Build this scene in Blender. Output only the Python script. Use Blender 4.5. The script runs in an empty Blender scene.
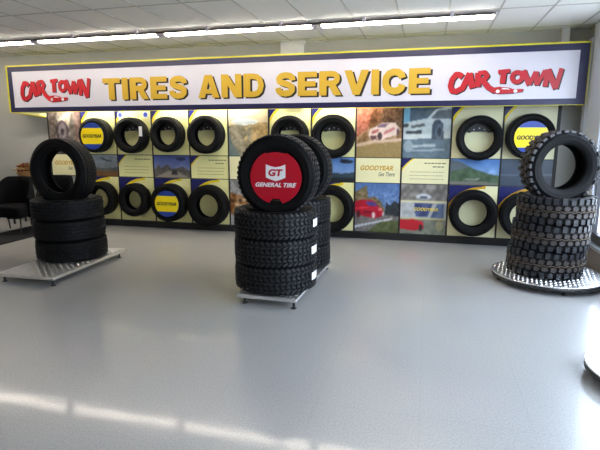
import bpy, math, random
import numpy as np
from mathutils import Matrix, Vector
random.seed(7)
PI = math.pi
S = bpy.context.scene
COL = S.collection

# ------------------------------------------------------------------ helpers
def srgb(r, g, b):
    def f(c):
        c /= 255.0
        return c / 12.92 if c <= .04045 else ((c + .055) / 1.055) ** 2.4
    return (f(r), f(g), f(b), 1)

def new_mat(name):
    m = bpy.data.materials.new(name); m.use_nodes = True
    return m, m.node_tree.nodes, m.node_tree.links, m.node_tree.nodes['Principled BSDF']

def mat(name, col, rough=.5, metal=0, spec=.5, noise=0, nscale=30, bump=0, bscale=200, coat=0):
    m, N, L, P = new_mat(name)
    P.inputs['Base Color'].default_value = col
    P.inputs['Roughness'].default_value = rough
    P.inputs['Metallic'].default_value = metal
    P.inputs['Specular IOR Level'].default_value = spec
    P.inputs['Coat Weight'].default_value = coat
    tc = N.new('ShaderNodeTexCoord')
    if noise:
        n = N.new('ShaderNodeTexNoise'); n.inputs['Scale'].default_value = nscale; n.inputs['Detail'].default_value = 4
        L.new(tc.outputs['Object'], n.inputs['Vector'])
        r = N.new('ShaderNodeValToRGB')
        a = tuple(c * (1 - noise) for c in col[:3]) + (1,); b = tuple(min(1, c * (1 + noise)) for c in col[:3]) + (1,)
        r.color_ramp.elements[0].color = a; r.color_ramp.elements[1].color = b
        r.color_ramp.elements[0].position = .3; r.color_ramp.elements[1].position = .7
        L.new(n.outputs['Fac'], r.inputs['Fac']); L.new(r.outputs['Color'], P.inputs['Base Color'])
    if bump:
        n = N.new('ShaderNodeTexNoise'); n.inputs['Scale'].default_value = bscale
        L.new(tc.outputs['Object'], n.inputs['Vector'])
        b = N.new('ShaderNodeBump'); b.inputs['Strength'].default_value = bump; b.inputs['Distance'].default_value = .003
        L.new(n.outputs['Fac'], b.inputs['Height']); L.new(b.outputs['Normal'], P.inputs['Normal'])
    return m

def emis(name, col, s):
    m, N, L, P = new_mat(name)
    P.inputs['Base Color'].default_value = col
    P.inputs['Emission Color'].default_value = col
    P.inputs['Emission Strength'].default_value = s
    return m

class MB:
    """collects geometry for ONE mesh object"""
    def __init__(s): s.v = []; s.f = []; s.mi = []; s.sm = []
    def add(s, vs, fs, mi=0, smooth=False):
        o = len(s.v); s.v += [tuple(p) for p in vs]
        for f in fs: s.f.append([o + i for i in f]); s.mi.append(mi); s.sm.append(smooth)
        return s
    def box(s, x0, x1, y0, y1, z0, z1, mi=0):
        v = [(x, y, z) for z in (z0, z1) for y in (y0, y1) for x in (x0, x1)]
        return s.add(v, [(0, 2, 3, 1), (4, 5, 7, 6), (0, 1, 5, 4), (2, 6, 7, 3), (0, 4, 6, 2), (1, 3, 7, 5)], mi)
    def bbox(s, x0, x1, y0, y1, z0, z1, b=.005, mi=0):
        """box with chamfered edges"""
        vs = []; idx = {}
        for sx, X in ((0, x0), (1, x1)):
            for sy, Y in ((0, y0), (1, y1)):
                for sz, Z in ((0, z0), (1, z1)):
                    for ax in range(3):
                        p = [X, Y, Z]; sg = [1 if q == 0 else -1 for q in (sx, sy, sz)]
                        for k in range(3):
                            if k != ax: p[k] += b * sg[k]
                        idx[(sx, sy, sz, ax)] = len(vs); vs.append(p)
        fs = []
        for ax in range(3):
            o = [k for k in range(3) if k != ax]
            for sd in (0, 1):
                q = []
                for a, c in ((0, 0), (1, 0), (1, 1), (0, 1)):
                    t = [0, 0, 0]; t[ax] = sd; t[o[0]] = a; t[o[1]] = c; q.append(idx[(*t, ax)])
                fs.append(q)
        for ax in range(3):
            o = [k for k in range(3) if k != ax]
            for a in (0, 1):
                for c in (0, 1):
                    q = []
                    for e, w in ((0, o[0]), (0, o[1]), (1, o[1]), (1, o[0])):
                        t = [0, 0, 0]; t[ax] = e; t[o[0]] = a; t[o[1]] = c; q.append(idx[(*t, w)])
                    fs.append(q)
        for a in (0, 1):
            for c in (0, 1):
                for e in (0, 1): fs.append([idx[(a, c, e, k)] for k in range(3)])
        return s.add(vs, fs, mi)
    def poly(s, pts, y, th=.001, mi=0):
        """flat polygon in x-z, front at y-th (facing -y)"""
        n = len(pts)
        v = [(p[0], y - th, p[1]) for p in pts] + [(p[0], y, p[1]) for p in pts]
        return s.add(v, [list(range(n)), list(range(2 * n - 1, n - 1, -1))] + [(i, i + n, (i + 1) % n + n, (i + 1) % n) for i in range(n)], mi)
    def tube(s, pts, r, n=10, mi=0, cap=True):
        pts = [Vector(p) for p in pts]; rs = r if isinstance(r, (list, tuple)) else [r] * len(pts)
        vs = []; fs = []; pu = None
        for i, p in enumerate(pts):
            d = (pts[min(i + 1, len(pts) - 1)] - pts[max(i - 1, 0)]).normalized()
            u = d.orthogonal().normalized() if pu is None else (pu - d * pu.dot(d)).normalized()
            pu = u; w = d.cross(u)
            for k in range(n):
                a = 2 * PI * k / n; vs.append(p + (u * math.cos(a) + w * math.sin(a)) * rs[i])
        for i in range(len(pts) - 1):
            for k in range(n):
                k2 = (k + 1) % n; fs.append((i * n + k, i * n + k2, (i + 1) * n + k2, (i + 1) * n + k))
        s.add(vs, fs, mi, True)
        if cap: s.add(vs[:n], [list(range(n - 1, -1, -1))], mi); s.add(vs[-n:], [list(range(n))], mi)
        return s
    def lathe(s, prof, n=96, mi=0, closed=True, axis='z', off=(0, 0, 0), smooth=True):
        vs = []; fs = []; m = len(prof)
        for k in range(n):
            a = 2 * PI * k / n
            for r, h in prof: vs.append((r * math.cos(a) + off[0], r * math.sin(a) + off[1], h + off[2]))
        for k in range(n):
            k2 = (k + 1) % n
            for j in range(m if closed else m - 1):
                j2 = (j + 1) % m; fs.append((k * m + j, k2 * m + j, k2 * m + j2, k * m + j2))
        return s.add(vs, fs, mi, smooth)
    def build(s, name, mats, parent=None, loc=None, rot=None):
        me = bpy.data.meshes.new(name); me.from_pydata(s.v, [], s.f)
        for m in (mats if isinstance(mats, (list, tuple)) else [mats]): me.materials.append(m)
        me.polygons.foreach_set('material_index', s.mi); me.polygons.foreach_set('use_smooth', s.sm)
        me.update()
        import bmesh
        bm = bmesh.new(); bm.from_mesh(me); bmesh.ops.recalc_face_normals(bm, faces=bm.faces); bm.to_mesh(me); bm.free()
        o = bpy.data.objects.new(name, me); COL.objects.link(o)
        if parent: o.parent = parent
        if loc: o.location = loc
        if rot: o.rotation_euler = rot
        return o

def tag(o, label=None, cat=None, group=None, kind=None):
    if label: o['label'] = label
    if cat: o['category'] = cat
    if group: o['group'] = group
    if kind: o['kind'] = kind
    return o
def struct(o): o['kind'] = 'structure'; return o
def empty(name, loc=(0, 0, 0), rot=(0, 0, 0)):
    o = bpy.data.objects.new(name, None); COL.objects.link(o); o.location = loc; o.rotation_euler = rot
    o.empty_display_size = .1
    return o
def copy_tree(o, parent=None):
    c = o.copy(); COL.objects.link(c)
    c.parent = parent
    for ch in o.children: copy_tree(ch, c)
    return c

def text_obj(name, body, x, z, w, h, y, m, parent=None, offset=0, extrude=.001, shear=0, space=1.0):
    """lettering stretched into the box with left-bottom (x,z), size w x h, standing at depth y, facing -y"""
    cu = bpy.data.curves.new(name, 'FONT'); cu.body = body; cu.size = 1; cu.offset = offset; cu.extrude = .01; cu.shear = shear
    cu.resolution_u = 6; cu.space_character = space
    t = bpy.data.objects.new(name, cu); COL.objects.link(t)
    dg = bpy.context.evaluated_depsgraph_get(); dg.update()
    me = bpy.data.meshes.new_from_object(t.evaluated_get(dg))
    bpy.data.objects.remove(t); bpy.data.curves.remove(cu)
    co = np.empty(len(me.vertices) * 3); me.vertices.foreach_get('co', co); co = co.reshape(-1, 3)
    mn, mx = co.min(0), co.max(0)
    out = np.empty_like(co)
    out[:, 0] = x + (co[:, 0] - mn[0]) / (mx[0] - mn[0]) * w
    out[:, 2] = z + (co[:, 1] - mn[1]) / (mx[1] - mn[1]) * h
    out[:, 1] = y - (co[:, 2] - mn[2]) / (mx[2] - mn[2]) * extrude
    me.vertices.foreach_set('co', out.ravel()); me.materials.clear(); me.materials.append(m); me.update(); me.name = name
    o = bpy.data.objects.new(name, me); COL.objects.link(o)
    if parent: o.parent = parent
    return o

# ------------------------------------------------------------------ materials
wall_m = mat('painted_wall', srgb(168, 168, 162), .75, noise=.03, nscale=3)
soffit_m = mat('painted_wall_upper', srgb(172, 172, 168), .75, noise=.03, nscale=3)
pil_m = mat('painted_column', srgb(205, 205, 203), .7)
black_m = mat('black_board', srgb(20, 20, 22), .45)
yellow_m = mat('yellow_trim', srgb(214, 204, 30), .35)
navy_m = mat('navy_vinyl', srgb(26, 24, 70), .4)
sign_white = mat('white_sign_face', srgb(212, 209, 220), .35, noise=.02, nscale=2)
gold_m = mat('gold_vinyl', srgb(200, 162, 46), .4)
ink = mat('black_ink', srgb(22, 18, 14), .5)
red_m = mat('red_vinyl', srgb(186, 14, 30), .4)
cream_m = mat('cream_print', srgb(238, 234, 168), .32, noise=.04, nscale=4)
cream2_m = mat('pale_cream_print', srgb(238, 233, 186), .32, noise=.03, nscale=4)
blue_m = mat('blue_print', srgb(24, 28, 98), .35)
yel_m = mat('yellow_print', srgb(240, 215, 30), .35)
amber_m = mat('amber_print', srgb(205, 160, 40), .35)
ltblue_m = mat('badge_blue', srgb(70, 90, 190), .35)
white_m = mat('white_print', srgb(235, 235, 235), .4)
greytext_m = mat('grey_print', srgb(125, 120, 85), .5)
band_y = mat('disc_yellow', srgb(255, 228, 20), .3)
band_b = mat('disc_blue', srgb(38, 66, 160), .3)
disc_red = mat('disc_red', srgb(184, 3, 34), .28)
sidewall_m = mat('tire_sidewall_rubber', (.004, .004, .0045, 1), .6, spec=.15, bump=.15, bscale=60)
tread_m = mat('tire_tread_rubber', (.005, .005, .006, 1), .58, spec=.2, bump=.25, bscale=120)
at_m = mat('tire_all_terrain_rubber', (.013, .013, .014, 1), .45, spec=.35, bump=.25, bscale=120)
mud_m = mat('tire_mud_tread_rubber', (.016, .017, .021, 1), .36, spec=.5, bump=.25, bscale=120)
mudc_m = mat('tire_centre_lug_rubber', (.040, .033, .030, 1), .5, spec=.45, bump=.25, bscale=120)
tan_m = mat('tan_mould_stripe', srgb(98, 84, 70), .8)
plate_m = mat('tread_plate_aluminium', (.78, .78, .79, 1), .30, metal=1, noise=.08, nscale=14)
leg_m = mat('black_steel', (.02, .02, .02, 1), .4)
alu_m = mat('window_frame_aluminium', srgb(215, 220, 232), .45)
sill_m = mat('sill_aluminium', srgb(200, 205, 212), .3, metal=.8)
kick_m = mat('kick_panel', srgb(120, 112, 108), .6)
fabric = mat('black_fabric', (.005, .005, .006, 1), .9, spec=.1, bump=.4, bscale=300)
mat_m = mat('black_rubber', (.006, .006, .009, 1), .6, spec=.2)
grid_m = mat('ceiling_grid_metal', srgb(185, 183, 176), .35)
fix_m = mat('fixture_white_enamel', srgb(225, 215, 222), .4)
cond_m = mat('conduit_grey', srgb(70, 68, 64), .5)

def floor_material():
    m, N, L, P = new_mat('speckled_vinyl')
    tc = N.new('ShaderNodeTexCoord')
    n1 = N.new('ShaderNodeTexNoise'); n1.inputs['Scale'].default_value = 90; n1.inputs['Detail'].default_value = 3; n1.inputs['Roughness'].default_value = .8
    r = N.new('ShaderNodeValToRGB'); e = r.color_ramp.elements
    e[0].position = .34; e[0].color = srgb(145, 145, 146); e[1].position = .66; e[1].color = srgb(174, 174, 173)
    n2 = N.new('ShaderNodeTexNoise'); n2.inputs['Scale'].default_value = 1.3; n2.inputs['Detail'].default_value = 3
    r2 = N.new('ShaderNodeValToRGB'); r2.color_ramp.elements[0].color = (.93, .93, .93, 1); r2.color_ramp.elements[1].color = (1.05, 1.04, 1.02, 1)
    mx = N.new('ShaderNodeMixRGB'); mx.blend_type = 'MULTIPLY'; mx.inputs['Fac'].default_value = 1
    L.new(tc.outputs['Object'], n1.inputs['Vector']); L.new(tc.outputs['Object'], n2.inputs['Vector'])
    L.new(n1.outputs['Fac'], r.inputs['Fac']); L.new(n2.outputs['Fac'], r2.inputs['Fac'])
    L.new(r.outputs['Color'], mx.inputs['Color1']); L.new(r2.outputs['Color'], mx.inputs['Color2'])
    # tile seams every 0.61 m
    br = N.new('ShaderNodeTexBrick'); br.offset = 0; br.inputs['Scale'].default_value = 1
    br.inputs['Brick Width'].default_value = .61; br.inputs['Row Height'].default_value = .61; br.inputs['Mortar Size'].default_value = .0015
    br.inputs['Color1'].default_value = br.inputs['Color2'].default_value = (1, 1, 1, 1); br.inputs['Mortar'].default_value = (.86, .86, .86, 1)
    L.new(tc.outputs['Object'], br.inputs['Vector'])
    m2 = N.new('ShaderNodeMixRGB'); m2.blend_type = 'MULTIPLY'; m2.inputs['Fac'].default_value = 1
    L.new(mx.outputs['Color'], m2.inputs['Color1']); L.new(br.outputs['Color'], m2.inputs['Color2'])
    L.new(m2.outputs['Color'], P.inputs['Base Color'])
    P.inputs['Roughness'].default_value = .30
    P.inputs['Specular IOR Level'].default_value = .5
    P.inputs['Coat Weight'].default_value = .33; P.inputs['Coat Roughness'].default_value = .08
    n3 = N.new('ShaderNodeTexNoise'); n3.inputs['Scale'].default_value = 7; n3.inputs['Detail'].default_value = 2
    mp = N.new('ShaderNodeMapping'); mp.inputs['Scale'].default_value = (1, 1, 1)
    L.new(tc.outputs['Object'], mp.inputs['Vector']); L.new(mp.outputs['Vector'], n3.inputs['Vector'])
    b = N.new('ShaderNodeBump'); b.inputs['Strength'].default_value = .12; b.inputs['Distance'].default_value = .004
    L.new(n3.outputs['Fac'], b.inputs['Height']); L.new(b.outputs['Normal'], P.inputs['Coat Normal'])
    return m

def ceil_material():
    m, N, L, P = new_mat('ceiling_tile')
    tc = N.new('ShaderNodeTexCoord')
    n = N.new('ShaderNodeTexNoise'); n.inputs['Scale'].default_value = 120; n.inputs['Detail'].default_value = 3
    r = N.new('ShaderNodeValToRGB'); r.color_ramp.elements[0].position = .3; r.color_ramp.elements[0].color = srgb(226, 225, 220)
    r.color_ramp.elements[1].position = .6; r.color_ramp.elements[1].color = srgb(240, 239, 235)
    L.new(tc.outputs['Object'], n.inputs['Vector']); L.new(n.outputs['Fac'], r.inputs['Fac']); L.new(r.outputs['Color'], P.inputs['Base Color'])
    P.inputs['Roughness'].default_value = .55
    return m

# ------------------------------------------------------------------ room
XR, XL, YF, H = 8.70, -4.0, -11.5, 3.01
struct(MB().box(XL - .1, XR + .1, YF - .1, .15, -.06, 0).build('floor', floor_material()))
struct(MB().box(XL - .1, XR + .1, YF - .1, .15, H, H + .06).build('ceiling', ceil_material()))
struct(MB().box(XL - .1, XR + .1, .05, .15, 0, H).build('wall_back', wall_m))
struct(MB().box(XL - .1, XL, YF, .05, 0, H).build('wall_left', wall_m))
# ceiling grid: runners along the depth every 0.56 m, cross tees every 1.12 m
g = MB()
x = 5.72 - .56 * 17
while x < XR - .05:
    g.box(x - .009, x + .009, YF, .05, H - .006, H); x += .56
y = -.2
while y > YF:
    g.box(XL, XR, y - .009, y + .009, H - .005, H); y -= 1.12
struct(g.build('trim_1', grid_m))
# boxed pilasters that show above the sign
struct(MB().box(4.43, 4.80, -.08, .05, 2.07, H).build('wall_pilaster', pil_m))
struct(MB().box(8.33, 8.43, -.06, .05, 2.06, H).build('wall_pilaster', pil_m))
# front wall behind the camera
fw = MB(); fw.box(XL - .1, XR + .1, YF - .1, YF, 0, H)
struct(fw.build('wall_front', wall_m))
# right wall: pier, low kick panel, header; window openings between mullions
rw = MB()
rw.box(XR, XR + .12, -.12, .05, 0, H)
rw.box(XR, XR + .12, YF, -.12, 0, .27); rw.box(XR, XR + .12, YF, -.12, 2.84, H)
struct(rw.build('wall_right', kick_m if False else wall_m))
struct(MB().box(XR - .012, XR, YF, -.85, 0, .265).build('baseboard_right', kick_m))
p = MB(); p.bbox(XR - .05, XR + .1, -.24, -.1, .0, 2.84, .004); p.bbox(XR - .03, XR + .1, -.83, -.25, 0, H - .005, .004)
struct(p.build('trim_2', alu_m))
struct(MB().bbox(XR - .07, XR + .02, YF, -.84, .27, .31, .004).build('trim_3', sill_m))

glass_m, N, L, P = new_mat('window_glass')
tr = N.new('ShaderNodeBsdfTransparent'); tr.inputs['Color'].default_value = (.97, .98, 1, 1)
gl = N.new('ShaderNodeBsdfGlossy'); gl.inputs['Roughness'].default_value = .02
ms = N.new('ShaderNodeMixShader'); ms.inputs[0].default_value = .06
L.new(tr.outputs[0], ms.inputs[1]); L.new(gl.outputs[0], ms.inputs[2]); L.new(ms.outputs[0], N['Material Output'].inputs['Surface'])

def window(n, axis, a, b, z0, z1, pos):
    f = MB(); t = .03
    for (p0, p1, q0, q1) in ((a, b, z0, z0 + .11), (a, b, z1 - t, z1), (a, a + t, z0 + .11, z1 - t), (b - t, b, z0 + .11, z1 - t)):
        if axis == 'x': f.box(pos, pos + .06, p0, p1, q0, q1)
        else: f.box(p0, p1, pos, pos + .06, q0, q1)
    o = struct(f.build('window_%d' % n, mat('dark_window_frame', (.02, .02, .025, 1), .4)))
    g = MB()
    if axis == 'x': g.box(pos + .025, pos + .031, a + t, b - t, z0 + .11, z1 - t)
    else: g.box(a + t, b - t, pos + .025, pos + .031, z0 + .11, z1 - t)
    g.build('window_pane', glass_m, o)
    return o
k = 1
ys = [-.84, -2.9, -4.95, -7.0]
for i in range(3):
    window(k, 'x', ys[i + 1] + .03, ys[i] - (0 if i == 0 else .03), .31, 2.84, XR); k += 1
mm = MB()
for yy in ys[1:]: mm.box(XR - .01, XR + .1, yy - .03, yy + .03, .31, 2.84)
mm.box(XR, XR + .1, YF, ys[-1] - .03, .315, 2.84)
struct(mm.build('trim_4', alu_m))
struct(MB().box(XL - 20, XR + 40, YF - 40, 15, -.3, -.2).build('ground', mat('outside_concrete', srgb(190, 188, 184), .9, noise=.08, nscale=2)))

# ------------------------------------------------------------------ world and lights
w = bpy.data.worlds.new('sky'); S.world = w; w.use_nodes = True
bg = w.node_tree.nodes['Background']; bg.inputs['Color'].default_value = (.74, .86, 1.0, 1); bg.inputs['Strength'].default_value = 9.5
def portal(loc, rot, sx, sy):
    l = bpy.data.lights.new('window_portal', 'AREA'); l.shape = 'RECTANGLE'; l.size = sx; l.size_y = sy; l.cycles.is_portal = True
    o = bpy.data.objects.new('window_portal', l); COL.objects.link(o); o.location = loc; o.rotation_euler = rot
portal((XR + .14, (ys[0] + ys[-1]) / 2, 1.58), (0, PI / 2, 0), 2.5, 6.2)

tube_m = emis('lit_fluorescent_tube', (1.0, .93, .80, 1), 24.0)
def fixture(x0, x1, y, z, label, tubes=True, s=1):
    o = empty('ceiling_strip_light', ((x0 + x1) / 2, y, z)); L_ = (x1 - x0) / 2
    h = MB(); n = 8
    h.bbox(-L_, L_, -.06, .06, .040, .0625, .003)
    h.add([(-L_, -.10, .036), (L_, -.10, .036), (L_, -.06, .06), (-L_, -.06, .06)], [(0, 1, 2, 3)])
    h.add([(-L_, .10, .036), (L_, .10, .036), (L_, .06, .06), (-L_, .06, .06)], [(0, 1, 2, 3)])
    h.build('housing', fix_m, o)
    for dy in (-.045, .045):
        MB().tube([(-L_ + .03, dy, .022), (L_ - .03, dy, .022)], .019, 12).build('fluorescent_tube', tube_m, o)
    for sx in (-1, 1):
        MB().bbox(sx * (L_ - .028) - .012, sx * (L_ - .028) + .012, -.075, .075, -.008, .046, .003).build('lamp_holder', fix_m, o)
    tag(o, label, 'ceiling light', 'strip lights in the front run')
    return o
fy, fz = -1.17, 2.947
fixture(-3.2, -1.16, fy - .0, fz, 'ceiling strip light beyond the left edge of the view')
fixture(-1.11, .965, fy, fz, 'white strip light on the ceiling, leftmost of the four in view')
fixture(1.015, 3.04, fy, fz, 'white strip light above the word TIRES, second from the left')
fixture(3.09, 5.225, fy, fz, 'white strip light above the words AND SERVICE, touching the white column head')
fixture(5.275, 7.385, fy, fz, 'rightmost white strip light of the row, ending before the right wall')
# second, parallel run nearer the middle of the shop and one behind the camera
for r_, yy in enumerate((-9.2,)):
    for q, (a, b) in enumerate(((-2.9, -.9), (1.17, 3.16), (5.33, 7.36))):
        f = fixture(a, b, yy, fz, 'strip light of a rear ceiling row behind the viewpoint')
        f['group'] = 'strip lights behind the viewpoint'
# conduit with clips in front of the strip lights
c = empty('ceiling_conduit', (2.2, fy - .15, 2.965))
MB().tube([(-5.2, 0, 0), (5.15, 0, 0)], .013, 10).build('pipe', cond_m, c)
for xx in (.1, 1.726, 2.751, 3.80, 4.81, 5.86, 6.88):
    MB().bbox(xx - 2.2 - .02, xx - 2.2 + .02, -.022, .022, -.018, .044, .003).build('clip', fix_m, c)
tag(c, 'thin grey conduit clipped along the ceiling in front of the strip lights', 'pipe')

# ------------------------------------------------------------------ display board and printed panels
M_ = .70; B0, Z1, Z2, Z3 = .109, .882, 1.268, 2.04
bd = empty('display_board', (4.2, .0, 0))
b = MB(); b.box(-4.215, 4.235, .012, .046, 0, 2.06)
b.build('backing', black_m, bd)
b = MB(); b.bbox(-4.215, 4.235, -.012, .0118, 0, .103, .003); b.build('base_rail', black_m, bd)
for i in range(13):
    MB().bbox(i * M_ - 4.2 - .009, i * M_ - 4.2 + .009, -.004, .0118, .104, 2.055, .002).build('divider', black_m, bd)
tag(bd, 'black display board with upright dividers standing along the back wall', 'display board')

def canvas(w, h, top, bot):
    a = np.zeros((h, w, 3)); t = np.linspace(0, 1, h)[:, None, None]
    a[:] = np.array(bot) * (1 - t) + np.array(top) * t       # row 0 = bottom
    return a
def cpoly(a, pts, c, soft=0):
    h, w, _ = a.shape; X, Y = np.meshgrid((np.arange(w) + .5) / w, (np.arange(h) + .5) / h)
    ins = np.zeros((h, w), bool); n = len(pts)
    for i in range(n):
        x1, y1 = pts[i]; x2, y2 = pts[(i + 1) % n]
        if y1 == y2: continue
        cond = ((y1 > Y) != (y2 > Y)) & (X < (x2 - x1) * (Y - y1) / (y2 - y1) + x1); ins ^= cond
    a[ins] = c
    return ins
def cell(a, cx, cy, rx, ry, c, alpha=1):
    h, w, _ = a.shape; X, Y = np.meshgrid((np.arange(w) + .5) / w, (np.arange(h) + .5) / h)
    d = ((X - cx) / rx) ** 2 + ((Y - cy) / ry) ** 2 < 1
    a[d] = a[d] * (1 - alpha) + np.array(c) * alpha
rng = np.random.default_rng(3)
def cnoise(a, amp, s=4, mask=None):
    h, w, _ = a.shape; q = rng.random((h // s + 2, w // s + 2)); 
    yy, xx = np.meshgrid(np.arange(h) / s, np.arange(w) / s, indexing='ij'); y0 = yy.astype(int); x0 = xx.astype(int); fy_ = yy - y0; fx = xx - x0
    v = (q[y0, x0] * (1 - fx) + q[y0, x0 + 1] * fx) * (1 - fy_) + (q[y0 + 1, x0] * (1 - fx) + q[y0 + 1, x0 + 1] * fx) * fy_
    d = ((v - .5) * 2 * amp)[..., None]
    if mask is not None: d = d * mask[..., None]
    a += d
print_m, N, L, P = new_mat('photo_print')
at = N.new('ShaderNodeAttribute'); at.attribute_name = 'Col'; L.new(at.outputs['Color'], P.inputs['Base Color']); P.inputs['Roughness'].default_value = .35

PW = M_ - .026
def cellrect(i, row):
    z0, z1 = {0: (B0, Z1), 1: (Z1, Z2), 2: (Z2, Z3)}[row]
    return i * M_ + .013, z0 + .006, PW, z1 - z0 - .012
def photo_panel(i, row, a, label):
    x0, z0, w_, h_ = cellrect(i, row); a = np.clip(a, 0, 255)
    h, w, _ = a.shape
    root = empty('printed_poster', (x0 + w_ / 2, .0115, z0))
    mb = MB(); mb.box(-w_ / 2, w_ / 2, -.0075, 0, 0, h_); mb.build('board', black_m, root)
    vs = [(-w_ / 2 + w_ * c_ / w, -.0085, h_ * r / h) for r in range(h + 1) for c_ in range(w + 1)]
    fs = [(r * (w + 1) + c_, r * (w + 1) + c_ + 1, (r + 1) * (w + 1) + c_ + 1, (r + 1) * (w + 1) + c_) for r in range(h) for c_ in range(w)]
    me = bpy.data.meshes.new('photo_print'); me.from_pydata(vs, [], fs); me.materials.append(print_m)
    # smooth the print a little: colour per vertex averaged over the cells round it
    pad = np.pad(a, ((1, 1), (1, 1), (0, 0)), 'edge'); vc = (pad[:-1, :-1] + pad[1:, :-1] + pad[:-1, 1:] + pad[1:, 1:]) / 4
    c = vc.reshape(-1, 3) / 255; lin = np.where(c <= .04045, c / 12.92, ((c + .055) / 1.055) ** 2.4)
    rgba = np.ones((len(lin), 4)); rgba[:, :3] = lin
    ca = me.color_attributes.new('Col', 'FLOAT_COLOR', 'POINT'); ca.data.foreach_set('color', rgba.ravel().astype(np.float32))
    o = bpy.data.objects.new('photo_print', me); COL.objects.link(o); o.parent = root
    tag(root, label, 'poster')
    return root
def arc_pts(cx, cz, r, w_, h_):
    pts = []
    for t in np.linspace(PI, PI / 2, 40):
        X = cx + r * math.cos(t); Z = cz + r * math.sin(t)
        if X >= 0 and Z <= h_: pts.append((X, Z))
    x_l = (0, cz + math.sqrt(max(r * r - cx * cx, 0)))
    x_t = (cx - math.sqrt(max(r * r - (h_ - cz) ** 2, 0)), h_)
    return [x_l] + pts + [x_t]
def cream_panel(i, row, label, corner=None, lines=0, logo=False, badge=False, cm=None, bandm=None):
    x0, z0, w_, h_ = cellrect(i, row)
    root = empty('printed_poster', (x0 + w_ / 2, .0115, z0))
    mb = MB(); mb.box(-w_ / 2, w_ / 2, -.0085, 0, 0, h_, 0)
    if corner:
        cx, cz, r, band = corner
        A = arc_pts(cx, cz, r, w_, h_); Bp = arc_pts(cx + band * .5, cz - band * .1, r - band * .25, w_, h_)
        sh = lambda P_: [(p_[0] - w_ / 2, p_[1]) for p_ in P_]
        mb.poly(sh(Bp + [(0, h_)]), -.0085, .0006, 2)
        mb.poly(sh(A + [(0, h_)]), -.0091, .0006, 1)
    if lines:
        mbl = mb
        for q in range(3):
            zz = h_ * (.46 - .14 * q); xs_ = -w_ * .33
            while xs_ < w_ * .38:
                ln = random.uniform(.012, .04); mbl.box(xs_, min(xs_ + ln, w_ * .4), -.0092, -.0084, zz, zz + .007, 3); xs_ += ln + .008
        for zz, xa_, xb_ in ((.80, -.02, .44), (.66, .16, .40))[:lines]:
            xs_ = w_ * xa_
            while xs_ < w_ * xb_:
                ln = random.uniform(.03, .06); mbl.box(xs_, min(xs_ + ln, w_ * xb_), -.0092, -.0084, h_ * zz, h_ * zz + .016, 3); xs_ += ln + .01
    mb.build('printed_board', [cm or cream_m, blue_m, bandm or yel_m, greytext_m], root)
    if logo:
        text_obj('lettering', 'GOODYEAR', -w_ * .40, h_ * .50, w_ * .74, h_ * .2, -.0087, amber_m, root, offset=.035, shear=.3, space=1.05)
        text_obj('slogan', 'Get There', w_ * .02, h_ * .27, w_ * .36, h_ * .17, -.0087, ink, root, offset=.0, shear=.3)
    if badge:
        for bx in (-w_ / 2 + .09, w_ / 2 - .09):
            bb = MB(); bb.poly([(bx + .055 * math.cos(t), h_ - .085 + .055 * math.sin(t)) for t in np.linspace(0, 2 * PI, 25)[:-1]], -.0097, .001, 0)
            bb.poly([(bx + .04 * math.cos(t), h_ - .085 + .04 * math.sin(t)) for t in np.linspace(0, 2 * PI, 25)[:-1]], -.0108, .001, 1)
            bb.build('badge', [white_m, ltblue_m], root)
    tag(root, label, 'poster')
    return root

TC = (.43, .36, .49, .05)     # corner arc for tall panels
TB = (.46, .22, .53, .09)
MC = (.49, -.12, .60, .03)    # for the half-height panels
names = {1: 'second', 2: 'third', 3: 'fourth', 4: 'fifth', 6: 'seventh', 7: 'eighth', 10: 'eleventh', 11: 'twelfth'}
# tall cream panels behind the tyres
for i in (1, 2, 3, 4, 6, 7, 10, 11):
    top_l = {1: 'tall cream poster behind the leftmost wall tire of the top row, with a blue corner',
             2: 'tall cream poster with two small round badges under the sign, behind a wall tire',
             3: 'tall cream panel in the top row right of the badge poster',
             4: 'tall cream top-row poster just left of the airship city photo',
             6: 'tall cream top-row poster just right of the airship city photo',
             7: 'tall cream top-row poster just left of the autumn race car photo',
             10: 'tall cream top-row poster just right of the silver car photo',
             11: 'rightmost tall cream poster of the top row, nearest the windows'}[i]
    bot_l = {1: 'tall cream bottom-row poster behind the wall tire half hidden by the left stack',
             2: 'tall cream bottom-row poster left of the blue and yellow disc tire',
             3: 'tall cream bottom-row poster behind the tire with the blue and yellow disc',
             4: 'tall cream bottom-row poster behind the biggest lower-left wall tire',
             6: 'bottom-row cream poster hidden behind the middle tire stacks',
             7: 'tall cream bottom-row poster just left of the red car photo',
             10: 'tall cream bottom-row panel with amber arc, right of the three-strip photo poster',
             11: 'rightmost tall bottom-row poster with amber arc, behind the right stack'}[i]
    cream_panel(i, 2, top_l, TC, badge=(i == 2), cm=cream2_m if i > 7 else cream_m)
    cream_panel(i, 0, bot_l, TB, cm=cream2_m if i > 7 else cream_m, bandm=amber_m if i > 7 else yel_m)
# half-height text panels
cream_panel(2, 1, 'half-height cream text poster between two wall tires, third column from left', MC, 1)
cream_panel(4, 1, 'half-height cream text poster right of the small airship and road poster', MC, 2)
cream_panel(9, 1, 'half-height cream text poster under the silver car photo', MC, 2, cm=cream2_m)
cream_panel(6, 1, 'half-height cream text poster hidden behind the red disc tire', MC, 1)
cream_panel(0, 1, 'cream poster with slanted lettering seen through the standing left tire', logo=True, cm=cream2_m)
cream_panel(5, 1, 'plain cream half-height poster left of the red disc tire', cm=cream2_m)
cream_panel(8, 1, 'cream poster with slanted gold lettering between the race car and red car photos', logo=True, cm=cream2_m)

n = 56
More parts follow.
